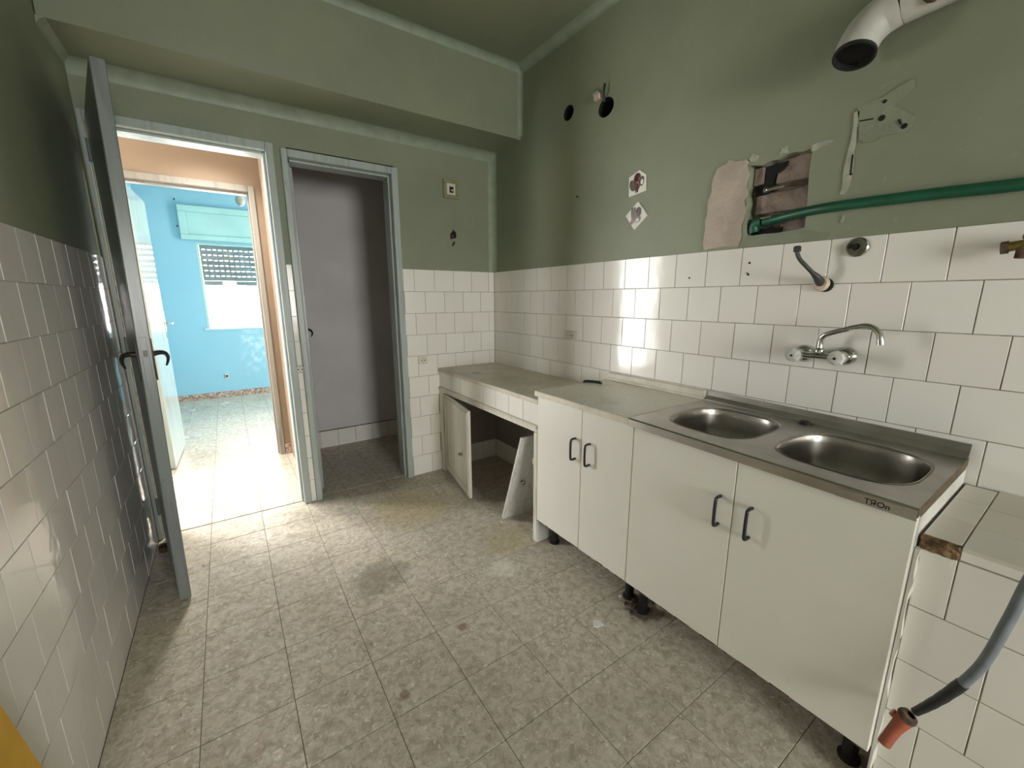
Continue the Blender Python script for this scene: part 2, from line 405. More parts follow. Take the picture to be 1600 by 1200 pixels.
# wall with the two doorways
wb = thing('wall_back', (0, 2.805, 0), 'green and white tiled wall holding the two doorways', 'wall', kind='structure')
b = B()
for lo, hi in (((-.6, 2.8045, 2.135), (1.87, 2.90, 2.87)), ((-.6, 2.8045, 1.497), (-.425, 2.90, 2.1351)), ((.30, 2.8045, 1.497), (.385, 2.90, 2.1351)), ((1.0, 2.8045, 1.497), (1.87, 2.90, 2.1351))): box(b, lo, hi)
obj('plaster', b, M['green'], wb)
b = B()
for lo, hi in (((-.6, 2.8025, -.1), (-.425, 2.90, 1.497)), ((.30, 2.8025, -.1), (.385, 2.90, 1.497)), ((1.0, 2.8025, -.1), (1.87, 2.90, 1.497))): box(b, lo, hi)
obj('tile_bed', b, M['grout'], wb)
BOFF = [1.175 if i % 2 == 0 else 1.25 for i in range(10)]
tile_rows(wb, 'y', 2.80, -1, ROWS, BOFF, 1.02, 1.7485, skip=lambda u, z: (u > 1.32 and .15 < z < .75))
tile_rows(wb, 'y', 2.80, -1, ROWS, [.3225]*10, .3225, .3535)
obj('niche_plaster', nb((1.27, 2.801, .15), (1.757, 2.806, .76)), M['niche'], wb)
# tiled wall beside the open door
wl = thing('wall_left', (-.455, 0, 0), 'dark painted wall with glossy white tiles behind the open door', 'wall', kind='structure')
obj('plaster', nb((-.56, -3.5, 1.497), (-.4535, 2.82, 2.87)), M['green'], wl)
obj('tile_bed', nb((-.56, -3.5, -.1), (-.4525, 2.82, 1.497)), M['grout_pale'], wl)
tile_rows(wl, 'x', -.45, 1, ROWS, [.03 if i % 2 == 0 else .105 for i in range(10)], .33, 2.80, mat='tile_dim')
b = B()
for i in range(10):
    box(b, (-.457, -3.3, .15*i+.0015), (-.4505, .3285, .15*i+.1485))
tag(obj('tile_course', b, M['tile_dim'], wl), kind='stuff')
# wall behind the camera with the kitchen window
wf = thing('wall_front', (0, -3.3, 0), 'plain kitchen wall behind the viewer with a window opening', 'wall', kind='structure')
b = B()
for lo, hi in (((-.6, -3.5, -.1), (KX0, -3.3, 2.87)), ((KX1, -3.5, -.1), (1.9, -3.3, 2.87)), ((KX0, -3.5, -.1), (KX1, -3.3, KZ0)), ((KX0, -3.5, KZ1), (KX1, -3.3, 2.87))): box(b, lo, hi)
obj('plaster', b, M['green'], wf)
# rounded coves, paler than the walls
def cove(name, path_a, path_b, corner_dirs, r, label):
    """quarter-round fillet between two planes; corner line path_a..path_b, corner_dirs two unit vectors away from the corner into the room along each plane"""
    a, b_ = V(path_a), V(path_b); d1, d2 = V(corner_dirs[0]), V(corner_dirs[1]); bm = B(); prof = [(0, 0)]
    for k in range(7):
        t_ = PI/2*k/6; prof.append((r - r*math.sin(t_), r - r*math.cos(t_)))
    ra = [bm.verts.new(a + d1*u + d2*v) for u, v in prof]; rb = [bm.verts.new(b_ + d1*u + d2*v) for u, v in prof]
    n = len(prof)
    for k in range(n): bm.faces.new((ra[k], ra[(k+1) % n], rb[(k+1) % n], rb[k]))
    bm.faces.new(ra); bm.faces.new(rb[::-1])
    return tag(obj(name, bm, M['cove'], smooth=50), label, 'cove', kind='structure')
cove('trim_1', (1.754, -3.3, 2.755), (1.754, 2.456, 2.755), ((-1, 0, 0), (0, 0, -1)), .045, 'pale rounded cove between ceiling and sink wall')
cove('trim_2', (-.454, 2.456, 2.755), (1.754, 2.456, 2.755), ((0, -1, 0), (0, 0, -1)), .04, 'pale rounded cove between ceiling and boxed beam')
cove('trim_3', (-.454, 2.805, 2.334), (1.754, 2.805, 2.334), ((0, -1, 0), (0, 0, -1)), .06, 'pale rounded cove under the beam above the doorways')
cove('trim_4', (1.754, 2.805, 1.502), (1.754, 2.805, 2.334), ((-1, 0, 0), (0, -1, 0)), .05, 'pale rounded upright cove in the corner above the tiles')
cove('trim_5', (-.454, 1.2, 2.755), (-.454, 2.456, 2.755), ((1, 0, 0), (0, 0, -1)), .045, 'dark cove between ceiling and wall by the open door')
cove('trim_6', (-.454, 2.456, 2.334), (-.454, 2.80, 2.334), ((1, 0, 0), (0, 0, -1)), .035, 'short cove where the beam meets the wall by the door')
cove('trim_7', (1.754, 2.456, 2.35), (1.754, 2.456, 2.755), ((-1, 0, 0), (0, -1, 0)), .03, 'short upright cove where the beam meets the sink wall')

# door frames of the kitchen
def casing(name, x0, x1, ztop, wL, wR, wT, y0, y1, mat, loc, label, stop=True):
    t_ = thing(name, loc, label, 'door frame', kind='structure')
    if wL: obj('jamb', nb((x0-wL, y0, 0), (x0, y1, ztop+wT), .003), M[mat], t_)
    obj('jamb', nb((x1, y0, 0), (x1+wR, y1, ztop+wT), .003), M[mat], t_)
    obj('head', nb((x0+.0005, y0+.001, ztop), (x1-.0005, y1, ztop+wT), .003), M[mat], t_)
    if stop:
        obj('stop', nb((x1-.012, y0+.045, 0), (x1-.0003, y1-.002, ztop-.001), .002), M[mat], t_)
        obj('stop', nb((x0+.012, y0+.045, ztop-.013), (x1-.013, y1-.002, ztop-.0003), .002), M[mat], t_)
    return t_
f1 = casing('trim_8', -.430, .2825, 2.098, .018, .039, .042, 2.787, 2.935, 'frame', (-.07, 2.80, 0), 'grey green painted wooden frame of the doorway to the hall')
f2 = casing('trim_9', .388, .977, 2.083, .033, .042, .042, 2.787, 2.935, 'frame', (.68, 2.80, 0), 'grey green painted wooden frame of the dark pantry doorway')
obj('stop', nb((.3885, 2.85, 0), (.401, 2.93, 2.068), .002), M['frame'], f2)

# ------------------------------------------------------------------ pantry
pw = thing('wall_pantry', (.9, 3.83, 0), 'mauve grey plaster walls inside the empty pantry', 'wall', kind='structure')
b = nb((.335, 3.83, -.1), (1.6, 3.87, 2.7)); box(b, (1.46, 2.9, -.1), (1.6, 3.83, 2.7)); box(b, (.375, 2.9, 2.45), (1.46, 3.83, 2.55)); obj('plaster', b, M['pantry'], pw)
box_k = 0
for k in range(8):
    a, b2 = max(.412 + .15*k, .42), min(.412+.15*(k+1), 1.457)
    tile('tile', pw, 'y', ((a+b2)/2, 3.824, .077), b2-a-GAP, .150, 'tile', .012)
obj('tile_ledge', nb((.38, 3.814, .1535), (1.459, 3.8315, .1575)), M['grout_dark'], pw)

# ------------------------------------------------------------------ hall
hw = thing('wall_hall', (.3, 3.87, 0), 'peach painted wall of the hall above the far doorway', 'wall', kind='structure')
b = B()
for lo, hi in (((HX-.05, 3.87, -.1), (OX0, 3.95, 2.7)), ((OX0, 3.87, 2.15), (OX1, 3.95, 2.7)), ((OX0, 3.87, -.1), (OX1, 3.95, .3)), ((OX1, 3.87, -.1), (-.56, 3.95, 2.7)), ((.285, 3.87, -.1), (.40, 3.95, 2.7)), ((-.56, 3.87, 2.13), (.285, 3.95, 2.7))): box(b, lo, hi)
obj('plaster', b, M['beige'], hw)
obj('plaster', nb((.335, 2.936, -.1), (.3749, 3.87, 2.7)), M['beige'], hw)
b = nb((HX-.05, 2.9, -.1), (-.56, 2.935, 2.7));  box(b, (HX-.05, 2.935, -.1), (HX, 3.87, .9)); box(b, (HX-.05, 2.935, 2.2), (HX, 3.87, 2.7)); box(b, (-.56, 2.9, 2.14), (.335, 2.935, 2.7)); box(b, (-.56, 2.9, -.1), (-.449, 2.935, 2.14)); obj('plaster', b, M['beige'], hw)
tag(obj('ceiling', nb((HX-.05, 2.9, 2.6), (.375, 3.95, 2.7)), M['white_ceiling']), 'white ceiling over the hall', 'ceiling', kind='structure')
bbh = thing('baseboard_hall', (.31, 3.86, 0), 'short brown terrazzo skirting piece in the hall corner', 'baseboard', kind='structure')
obj('skirting', nb((.289, 3.855, 0), (.3345, 3.8695, .085), .002), M['terrazzo'], bbh)
casing('trim_10', -.520, .248, 2.088, .04, .038, .045, 3.855, 3.965, 'frame_hall', (-.1, 3.87, 0), 'taupe painted frame of the doorway to the blue room')

hl = thing('hall_ceiling_lamp', (HLX, HLY, 2.6), 'round flush lamp on the hall ceiling above the doorway', 'ceiling lamp')
obj('lamp_base', lathe(B(), [(0, 0), (.15, 0), (.15, -.03), (.14, -.035), (0, -.035)], (HLX, HLY, 2.5995), (0, 0, 1), 28), M['socket'], hl, 40)
obj('lamp_rim', lathe(B(), [(.138, -.035), (.150, -.035), (.150, -.055), (.138, -.055), (.138, -.035)], (HLX, HLY, 2.5995), (0, 0, 1), 28), M['chrome'], hl, 40)
ld_ = bpy.data.lights.new('hall_lamp_light', 'AREA'); ld_.shape = 'DISK'; ld_.size = .26; ld_.energy = HLP; ld_.spread = math.radians(105); ld_.color = (1.0, .95, .87)
lo_ = bpy.data.objects.new('hall_lamp_light', ld_); C.objects.link(lo_); lo_.location = (HLX, HLY, 2.552)

# ------------------------------------------------------------------ blue room
bw = thing('wall_bedroom', (.8, 6.7, 0), 'sky blue painted walls of the sunny room beyond the hall', 'wall', kind='structure')
b = B()
for lo, hi in (((-.85, 6.70, -.1), (-.215, 6.86, 2.75)), ((.92, 6.70, -.1), (2.6, 6.86, 2.75)), ((-.215, 6.70, -.1), (.92, 6.86, .925)), ((-.215, 6.70, 2.0), (.92, 6.86, 2.75)),
               ((-.85, 3.951, -.1), (-.73, 6.70, 2.75)), ((2.45, 3.951, -.1), (2.6, BY0, 2.75)), ((2.45, BY1, -.1), (2.6, 6.70, 2.75)), ((2.45, BY0, 2.15), (2.6, BY1, 2.75)), ((.40, 3.90, -.1), (2.6, 3.9505, 2.75)),
               ((.285, 3.9505, -.1), (.5, 3.956, 2.7)), ((-.73, 3.9505, -.1), (-.562, 3.956, 2.7)), ((-.562, 3.9505, 2.135), (.285, 3.956, 2.7))): box(b, lo, hi)
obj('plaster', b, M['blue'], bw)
tag(obj('ceiling', nb((-.85, 3.951, 2.66), (2.6, 6.86, 2.76)), M['white_ceiling']), 'white ceiling of the blue room', 'ceiling', kind='structure')
bb = thing('baseboard_bedroom', (.5, 6.69, 0), 'mottled brown terrazzo skirting along the blue wall', 'baseboard', kind='structure')
for k in range(6):
    obj('skirting', nb((-.729+.53*k, 6.682, 0), (-.729+.53*(k+1)-.002, 6.6995, .078), .002), M['terrazzo'], bb)
# window
wn = thing('window_1', (.35, 6.75, .93), 'sunlit window under a half lowered roller shutter', 'window', kind='structure')
obj('window_frame', nb((-.215, 6.715, .925), (-.185, 6.80, 2.0), .003), M['seafoam'], wn)
obj('window_frame', nb((.89, 6.715, .925), (.92, 6.80, 2.0), .003), M['seafoam'], wn)
obj('window_frame', nb((-.185, 6.715, 1.972), (.89, 6.80, 2.0), .003), M['seafoam'], wn)
obj('window_sill', nb((-.245, 6.685, .905), (.95, 6.86, .928), .004), M['win_frame'], wn)
obj('pane', nb((-.185, 6.765, .93), (.89, 6.769, 1.97)), M['glass'], wn)
SL, n_sl = .0655, 7
slat_me = None
for k in range(n_sl):
    z0 = 1.535 + SL*k
    b = nb((-.183, 6.792, z0), (.888, 6.802, z0+.0565), .003)
    x = -.183; pitch = .058
    while x < .886:
        box(b, (x, 6.794, z0+.056), (min(x+.027, .888), 6.800, z0+SL+.001)); x += pitch
    obj('slat', b, M['shutter'], wn)
obj('bottom_rail', nb((-.183, 6.789, 1.478), (.888, 6.804, 1.534), .004), M['shutter'], wn)
sb = thing('shutter_box', (.3, 6.68, 2.04), 'seafoam panelled roller shutter box over the blue room window', 'shutter box')
obj('box_panel', nb((-.262, 6.672, 2.085), (.96, 6.6995, 2.352), .004), M['seafoam'], sb)
for lo, hi in (((-.342, 6.655, 2.352), (1.04, 6.6995, 2.425)), ((-.342, 6.655, 2.022), (1.04, 6.6995, 2.085)), ((-.342, 6.655, 2.0853), (-.262, 6.6995, 2.3517)), ((.96, 6.655, 2.0853), (1.04, 6.6995, 2.3517))):
    obj('moulding', nb(lo, hi, .006), M['seafoam'], sb)
pl = thing('pendant_bulb', (.27, 5.5, 2.35), 'bare bulb hanging from a cable in the blue room', 'lamp')
obj('cable', tube(B(), [(.27, 5.5, 2.66), (.27, 5.5, 2.425)], .004, 8), M['socket'], pl)
obj('lamp_holder', lathe(B(), [(0, .085), (.018, .08), (.024, .03), (.024, .0), (0, 0)], (.27, 5.5, 2.36), (0, 0, 1), 14), M['brass'], pl, 40)
obj('bulb', lathe(B(), [(0, -.085), (.022, -.08), (.041, -.055), (.047, -.028), (.040, 0), (.022, .022), (.02, .03)], (.27, 5.5, 2.355), (0, 0, 1), 16), M['bulb'], pl, 60)
s_ = thing('wall_outlet', (-.08, 6.698, .285), 'small outlet low on the blue wall under the window', 'socket')
obj('cover', nb((-.105, 6.69, .25), (-.06, 6.7, .315), .003), M['socket'], s_); obj('socket_face', lathe(B(), [(0, .003), (.015, .002), (.017, 0)], (-.082, 6.69, .283), (0, -1, 0), 14), M['lead'], s_)
for k, (x, z) in enumerate(((-.351, 2.484), (-.361, 2.177))):
    n_ = tag(obj('nail', lathe(B(), [(0, .012), (.010, .011), (.010, .008), (.004, .007), (.004, -.005)], (x, 6.7, z), (0, -1, 0), 8), M['iron']), ('dark nail in the blue wall above the shutter box', 'dark nail in the blue wall beside the shutter box')[k], 'nail')

# ------------------------------------------------------------------ doors
def door_leaf(name, hinge, ang, wdt, thk, z0, z1, mat, label, flip=1):
    """leaf runs from the hinge along angle ang (radians, from +x); local +x along the leaf, +y to the side of the thickness"""
    t_ = thing(name, hinge, label, 'door', kind='structure'); t_.rotation_euler = (0, 0, ang)
    bm = nb((.002, 0, z0), (wdt, thk*flip, z1), .003)
    me = bpy.data.meshes.new('leaf'); bmesh.ops.recalc_face_normals(bm, faces=bm.faces[:]); bm.to_mesh(me); bm.free(); me.materials.append(mat)
    o = bpy.data.objects.new('leaf', me); C.objects.link(o); o.parent = t_
    return t_
def part_local(name, bm, mat, parent, smooth=None):
    bmesh.ops.recalc_face_normals(bm, faces=bm.faces[:]); me = bpy.data.meshes.new(name); bm.to_mesh(me); bm.free(); me.materials.append(mat)
    if smooth: me.shade_smooth(); me.set_sharp_from_angle(angle=math.radians(smooth))
    o = bpy.data.objects.new(name, me); C.objects.link(o); o.parent = parent; return o
def lever(parent, x, y, z, side, mat, length=.095, drop=.055, out=.058, plate_h=.17):
    pb = nb((x-.017, y, z-plate_h*.62), (x+.017, y+side*.005, z+plate_h*.38), .002)
    p_ = part_local('backplate', pb, mat, parent)
    pts = smooth_pts([(x, y, z), (x-.004, y+side*out*.55, z+.004), (x-.014, y+side*out*.95, z-.002), (x-.028, y+side*out*1.12, z-.018), (x-.040, y+side*out*1.10, z-.036), (x-.048, y+side*out*.95, z-drop)], 5)
    n = len(pts); part_local('handle', tube(B(), pts, [.0115 - .0080*k/(n-1) for k in range(n)], 10), mat, parent, 50)
ang1 = math.atan2(2.112-2.786, -.3075+.4215)
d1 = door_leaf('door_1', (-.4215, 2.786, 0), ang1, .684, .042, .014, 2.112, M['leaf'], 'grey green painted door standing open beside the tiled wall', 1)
for ch in d1.children:                      # the old leaf is warped: its free top corner stands off
    for v in ch.data.vertices: v.co.y += (.031*v.co.z/2.1 - .004) * v.co.x/.684
lever(d1, .63, .055, 1.088, 1, M['iron'], out=.044, drop=.056); lever(d1, .63, .012, 1.088, -1, M['iron'], out=.044, drop=.056)
part_local('lock_plate', nb((.6835, .021, .95), (.6855, .043, 1.16), .0008), M['leaf'], d1)
part_local('latch', nb((.685, .027, 1.085), (.6875, .039, 1.108), .001), M['iron'], d1)
for z in (.20, 1.07, 1.97):
    part_local('hinge', tube(B(), [(-.006, -.004, z-.05), (-.006, -.004, z+.05)], .0075, 10), M['leaf'], d1, 50)
d2 = door_leaf('door_2', (.392, 2.94, 0), math.radians(88.2), .57, .035, .012, 2.07, M['leaf_pantry'], 'grey pantry door swung back into the pantry', -1)
lever(d2, .52, -.035, 1.075, -1, M['iron'], .085, .05, .07)
d3 = door_leaf('door_3', (-.496, 3.972, 0), math.radians(88.2), .66, .038, .012, 2.075, M['leaf_white'], 'gloss white door mirroring the shutter in the blue room', -1)
part_local('backplate', nb((.61, -.038, .98), (.64, -.043, 1.20), .002), M['chrome'], d3)
part_local('handle', tube(B(), smooth_pts([(.625, -.04, 1.10), (.625, -.085, 1.10), (.60, -.092, 1.10), (.54, -.088, 1.096)], 5), .008, 10), M['chrome'], d3, 50)
part_local('handle', tube(B(), smooth_pts([(.625, 0.0, 1.10), (.625, .045, 1.10), (.60, .05, 1.10), (.54, .046, 1.096)], 5), .008, 10), M['chrome'], d3, 50)

# ------------------------------------------------------------------ masonry counter
mc = thing('masonry_counter', (1.5, 2.2, 0), 'built in stone topped counter with tiled apron in the corner', 'counter')
obj('counter_top', nb((1.246, 1.592, .774), (1.7495, 2.7985, .800), .006), M['slab'], mc)
obj('apron', nb((1.2625, 1.592, .66), (1.30, 2.79, .7738)), M['grout'], mc)
YJ = [1.605, 1.738, 1.876, 2.018, 2.165, 2.312, 2.460, 2.608, 2.75, 2.7975]
for a, b2 in zip(YJ, YJ[1:]): tile('tile', mc, 'x', (1.264, (a+b2)/2, .7165), b2-a-GAP, .112, 'tile')
obj('post', nb((1.257, 1.592, 0), (1.60, 1.624, .6595), .006), M['old_white2'], mc)
fr_ = obj('face_frame', nb((1.252, 1.600, .622), (1.278, 2.7975, .659), .004), M['old_white'], mc)
obj('bead', nb((1.245, 1.602, .645), (1.252, 2.797, .658), .003), M['old_white'], mc)
obj('face_frame', nb((1.252, 1.600, .0), (1.278, 1.632, .6215), .004), M['old_white'], mc)
obj('face_frame', nb((1.252, 2.74, .0), (1.278, 2.7975, .6215), .004), M['old_white'], mc)
obj('hinge', nb((1.2505, 1.628, .44), (1.262, 1.640, .475), .002), M['socket'], mc)
# niche skirting is the first tile course; hinged door
angd = math.atan2(2.205-2.738, 1.172-1.262)
ld = thing('cupboard_door', (1.262, 2.735, 0), None, None)
ld.name = 'door'; ld.parent = mc; ld.matrix_parent_inverse = parent_mat(mc).inverted(); ld.rotation_euler = (0, 0, angd)
part_local('leaf', nb((.003, 0, .025), (.54, .018, .614), .003), M['old_white'], ld)
b = B()
for lo, hi in (((.015, -.006, .04), (.05, 0, .60)), ((.50, -.006, .04), (.53, 0, .60)), ((.05, -.006, .57), (.50, 0, .60)), ((.05, -.006, .04), (.50, 0, .08))): box(b, lo, hi, .002)
part_local('rail', b, M['old_white'], ld)
b = lathe(B(), [(0, .028), (.011, .026), (.014, .018), (.008, .010), (.007, 0)], (.40, -.001, .285), (0, -1, 0), 14)
box(b, (.385, -.006, .27), (.415, 0, .302), .002)
part_local('knob', b, M['chrome'], ld, 50)
# loose door leaning inside the niche
bd = thing('loose_cupboard_door', (1.4, 1.9, 0), 'loose white cupboard door propped against the inside of the counter', 'cupboard door')
uu, vv = V((1, 0, 0)), V((0, -.195, .566)).normalized(); nn = V((0, -.945, -.326))
org = V((1.229, 1.897, .004))
def lean(bm):
    m_ = Matrix((uu, vv, nn)).transposed().to_4x4(); m_.translation = org
    bmesh.ops.transform(bm, matrix=m_, verts=bm.verts[:]); return bm
obj('leaf', lean(nb((0, 0, -.018), (.49, .594, 0), .003)), M['old_white2'], bd)
obj('rail', lean(nb((.07, .075, 0), (.49, .11, .004), .002)), M['old_white2'], bd)
obj('rail', lean(nb((.0, .545, 0), (.49, .585, .004), .002)), M['old_white2'], bd)
obj('knob', lean(lathe(B(), [(0, .022), (.012, .02), (.015, .012), (.008, .006), (.008, 0)], (.075, .275, 0), (0, 0, 1), 14)), M['chrome'], bd, 50)

# ------------------------------------------------------------------ base cabinets
def bow_handle(parent, x, y, z, h=.096, out=.03, r=.0052):
    pts = smooth_pts([(x, y, z+h/2), (x-out*.75, y, z+h/2), (x-out, y, z+h/2-.014), (x-out, y, z-h/2+.014), (x-out*.75, y, z-h/2), (x, y, z-h/2)], 5)
    obj('handle', tube(B(), pts, r, 10), M['navy'], parent, 50)
def leg(parent, x, y, top, lab=None):
    o = obj('leg', lathe(B(), [(0, 0), (.028, 0), (.028, .008), (.019, .014), (.019, top-.015), (.030, top-.012), (.030, top), (0, top)], (x, y, 0), (0, 0, 1), 16), M['black'], parent, 40)
ZB, ZT = .1525, .826
def base_unit(name, y0, y1, ymid, hz, hys, label, top):
    t_ = thing(name, (1.5, (y0+y1)/2, 0), label, 'cabinet')
    b = B()
    for lo, hi in (((1.254, y0, ZB+.006), (1.74, y0+.016, top)), ((1.254, y1-.016, ZB+.006), (1.74, y1, top)), ((1.254, y0+.016, ZB+.006), (1.74, y1-.016, ZB+.022)), ((1.73, y0+.016, ZB+.022), (1.74, y1-.016, top-.2)), ((1.254, y0+.016, top-.05), (1.27, y1-.016, top-.012))): box(b, lo, hi)
    obj('body', b, M['carcass'], t_)
    for (a, c_), hy, hzz in zip(((ymid+.0012, y1-.001), (y0+.001, ymid-.0012)), hys, hz):
        dd = obj('door', nb((1.235, a, ZB), (1.2525, c_, ZT), .0018), M['melamine'], t_)
        b = B(); rnd = random.Random(int(a*1000)); y = a+.004
        while y < c_-.03:
            l_ = rnd.uniform(.015, .06); box(b, (1.2345, y, ZB-.002), (1.2515, min(y+l_, c_-.004), ZB+rnd.uniform(.0005, .004))); y += l_ + rnd.uniform(.0, .06)
        tag(obj('chipped_edge', b, M['edge_dark'], dd), kind='stuff')
        bow_handle(dd, 1.235, hy, hzz)
    return t_
c1 = base_unit('base_cabinet', .983, 1.578, 1.262, (.637, .637), (1.298, 1.208), 'narrow white two door base cabinet under the speckled worktop', .826)
for x, y in ((1.335, 1.545), (1.338, 1.035), (1.68, 1.545), (1.68, 1.035)): leg(c1, x, y, ZB+.006)
c2 = base_unit('sink_cabinet', .183, .981, .5865, (.637, .637), (.627, .531), 'wide white two door cabinet under the steel sink', .812)
for x, y in ((1.318, .945), (1.338, .235), (1.68, .945), (1.68, .235)): leg(c2, x, y, ZB+.006)
wt = thing('worktop', (1.5, 1.29, .826), 'speckled grey worktop with cream edge beside the sink', 'worktop')
obj('board', nb((1.226, 1.000, .8265), (1.7485, 1.588, .8545), .003), M['worktop'], wt)
obj('edge_strip', nb((1.2215, 1.000, .8275), (1.2258, 1.588, .8535), .0015), M['worktop_edge'], wt)
obj('upstand', nb((1.728, 1.000, .8548), (1.7488, 1.575, .896), .003), M['worktop_edge'], wt)
obj('upstand_cap', nb((1.722, 1.000, .8548), (1.7275, 1.575, .868), .002), M['worktop_edge'], wt)

# ------------------------------------------------------------------ sink
sk = thing('sink', (1.49, .58, .83), 'stainless steel double bowl inset sink with a maker mark', 'sink')
def sell(cx, cy, a, b_, n=3.2, seg=48, rot=0):
    out = []
    for k in range(seg):
        t_ = 2*PI*k/seg; c_, s_1 = math.cos(t_), math.sin(t_)
        out.append((cx + a*math.copysign(abs(c_)**(2/n), c_), cy + b_*math.copysign(abs(s_1)**(2/n), s_1)))
    return out
SY0, SY1, SX0, SX1 = .184, .998, 1.226, 1.7485
def sz(y): return .830 + .014*(y-SY0)/(SY1-SY0)               # the unit sags a little towards its far end
bowls = [(1.487, .775, .178, .155), (1.480, .388, .175, .165)]
holes = [sell(*q) for q in bowls]
b = B(); plate(b, [(SX0, SY0), (SX1, SY0), (SX1, SY1), (SX0, SY1)], holes, lambda u, v: V((u, v, sz(v)+.012)), V((0, 0, -.003)))
obj('deck', b, M['steel'], sk)
b = B()
fr0 = [bm_ for bm_ in ()]
for (xa, za), (xb, zb) in (((SX0, .012), (SX0-.006, .008)), ((SX0-.006, .008), (SX0-.007, -.018)), ((SX0-.007, -.018), (SX0+.004, -.0195))):
    vs = [b.verts.new((xa, SY0, sz(SY0)+za)), b.verts.new((xa, SY1, sz(SY1)+za)), b.verts.new((xb, SY1, sz(SY1)+zb)), b.verts.new((xb, SY0, sz(SY0)+zb))]; b.faces.new(vs)
bmesh.ops.remove_doubles(b, verts=b.verts[:], dist=1e-5)
r_ = bmesh.ops.solidify(b, geom=b.faces[:], thickness=.0012)
obj('front_lip', b, M['steel'], sk)
b = nb((SX0, SY0-.0005, sz(SY0)-.012), (SX1, SY0+.0035, sz(SY0)+.0115)); obj('end_lip', b, M['edge_dark'], sk)
b = B()
for xa, xb, h0, h1 in ((1.742, 1.7487, .0, .042), (1.726, 1.742, .0, .020)):
    vs = []
    for y in (SY0, SY1):
        for x, z in ((xa, h0), (xb, h0), (xb, h1), (xa, h1 if xa > 1.73 else .004)): vs.append(b.verts.new((x, y, sz(y)+.0122+z)))
    for q in ((0, 1, 2, 3), (7, 6, 5, 4), (0, 4, 5, 1), (1, 5, 6, 2), (2, 6, 7, 3), (3, 7, 4, 0)): b.faces.new([vs[i] for i in q])
obj('back_upstand', b, M['steel'], sk)
for (cx, cy, a, b_) in bowls:
    b = B(); rings = []
    for s_1, d in ((1.0, .0), (1.022, .0025), (1.03, .0015), (1.0, -.001), (.985, -.008), (.97, -.03), (.955, -.08), (.93, -.115), (.87, -.137), (.76, -.146), (.45, -.151), (.16, -.154)):
        n = 3.2 if s_1 > .8 else 2.6
        if len(rings) == 0: continue_ = None
        rings.append([b.verts.new((x, y, sz(y)+.0122+d)) for x, y in sell(cx, cy, a*s_1, b_*s_1, n)])
    rings = rings[2:]
    for ra, rb in zip(rings, rings[1:]):
        for k in range(len(ra)): b.faces.new((ra[k], ra[(k+1) % len(ra)], rb[(k+1) % len(rb)], rb[k]))
    b.faces.new(rings[-1])
    bo = obj('bowl', b, M['steel_bowl'], sk, 60)
    obj('drain', lathe(B(), [(0, .003), (.012, .003), (.03, .0035), (.036, .006), (.038, .002)], (cx, cy, sz(cy)-.142), (0, 0, 1), 20), M['chrome'], bo, 50)
ov = lathe(B(), [(0, .004), (.012, .004), (.018, .002), (.019, -.002)], (1.60, .6325, sz(.63)-.024), (0, 1, .1), 14)
obj('overflow', ov, M['black'], sk)
obj('tap_hole_plug', lathe(B(), [(0, .012), (.014, .012), (.017, .008), (.022, .003), (.023, 0)], (1.705, .592, sz(.592)+.0122), (0, 0, 1), 18), M['black'], sk, 40)
obj('maker_plate', nb((SX0-.0083, .206, sz(.25)-.017), (SX0-.0068, .335, sz(.25)+.006)), M['steel'], sk)
cu = bpy.data.curves.new('maker_mark', 'FONT'); cu.body = 'TЯOn'; cu.size = .019; cu.extrude = .0003; cu.offset = .0003; cu.align_x = 'CENTER'; cu.align_y = 'CENTER'
tmp = bpy.data.objects.new('tmp', cu); C.objects.link(tmp)
dg = bpy.context.evaluated_depsgraph_get(); me = bpy.data.meshes.new_from_object(tmp.evaluated_get(dg)); bpy.data.objects.remove(tmp)
me.transform(Matrix(((0, 0, -1, SX0-.0086), (-1, 0, 0, .2535), (0, 1, 0, sz(.25)-.0065), (0, 0, 0, 1))))
me.materials.clear(); me.materials.append(M['ink']); o = link_mesh('maker_mark', me, sk)

# ------------------------------------------------------------------ wall mixer tap
tp = thing('wall_mixer_tap', (1.70, .58, 1.104), 'chrome wall mixer tap with two clear knobs and swivel spout', 'tap')
for y, z in ((.642, 1.102), (.514, 1.105)):
    obj('rosette', lathe(B(), [(.031, 0), (.031, .004), (.024, .013), (.016, .017), (0, .017)], (1.7495, y, z), (-1, 0, 0), 20), M['chrome'], tp, 40)
    obj('valve', lathe(B(), [(.014, .01), (.014, .03), (.019, .034), (.021, .05), (.020, .066), (.015, .074), (.011, .078), (0, .078)], (1.7495, y, z), (-1, 0, 0), 18), M['chrome'], tp, 40)
    bm = lathe(B(), [(.009, .074), (.016, .078), (.0245, .084), (.0255, .093), (.0225, .104), (.012, .108), (0, .108)], (1.7495, y, z), (-1, 0, 0), 8)
    kn = obj('knob', bm, M['acrylic'], tp)
    obj('index_dot', lathe(B(), [(0, .001), (.0045, .0008), (.005, -.001)], (1.7495-.108, y, z), (-1, 0, 0), 10), M['black'], kn)
obj('crossbar', tube(B(), [(1.6965, .642, 1.102), (1.6965, .514, 1.105)], .0115, 14), M['chrome'], tp, 50)
obj('spout_socket', lathe(B(), [(.013, 0), (.015, .006), (.014, .018), (.011, .022), (0, .022)], (1.6965, .578, 1.110), (0, 0, 1), 16), M['chrome'], tp, 40)
pts = smooth_pts([(1.6965, .578, 1.128), (1.696, .578, 1.152), (1.693, .572, 1.172), (1.690, .548, 1.186), (1.684, .50, 1.203), (1.680, .462, 1.214), (1.678, .440, 1.211), (1.677, .420, 1.194), (1.677, .412, 1.163)], 5)
obj('spout', tube(B(), pts, .0088, 12), M['chrome'], tp, 60)
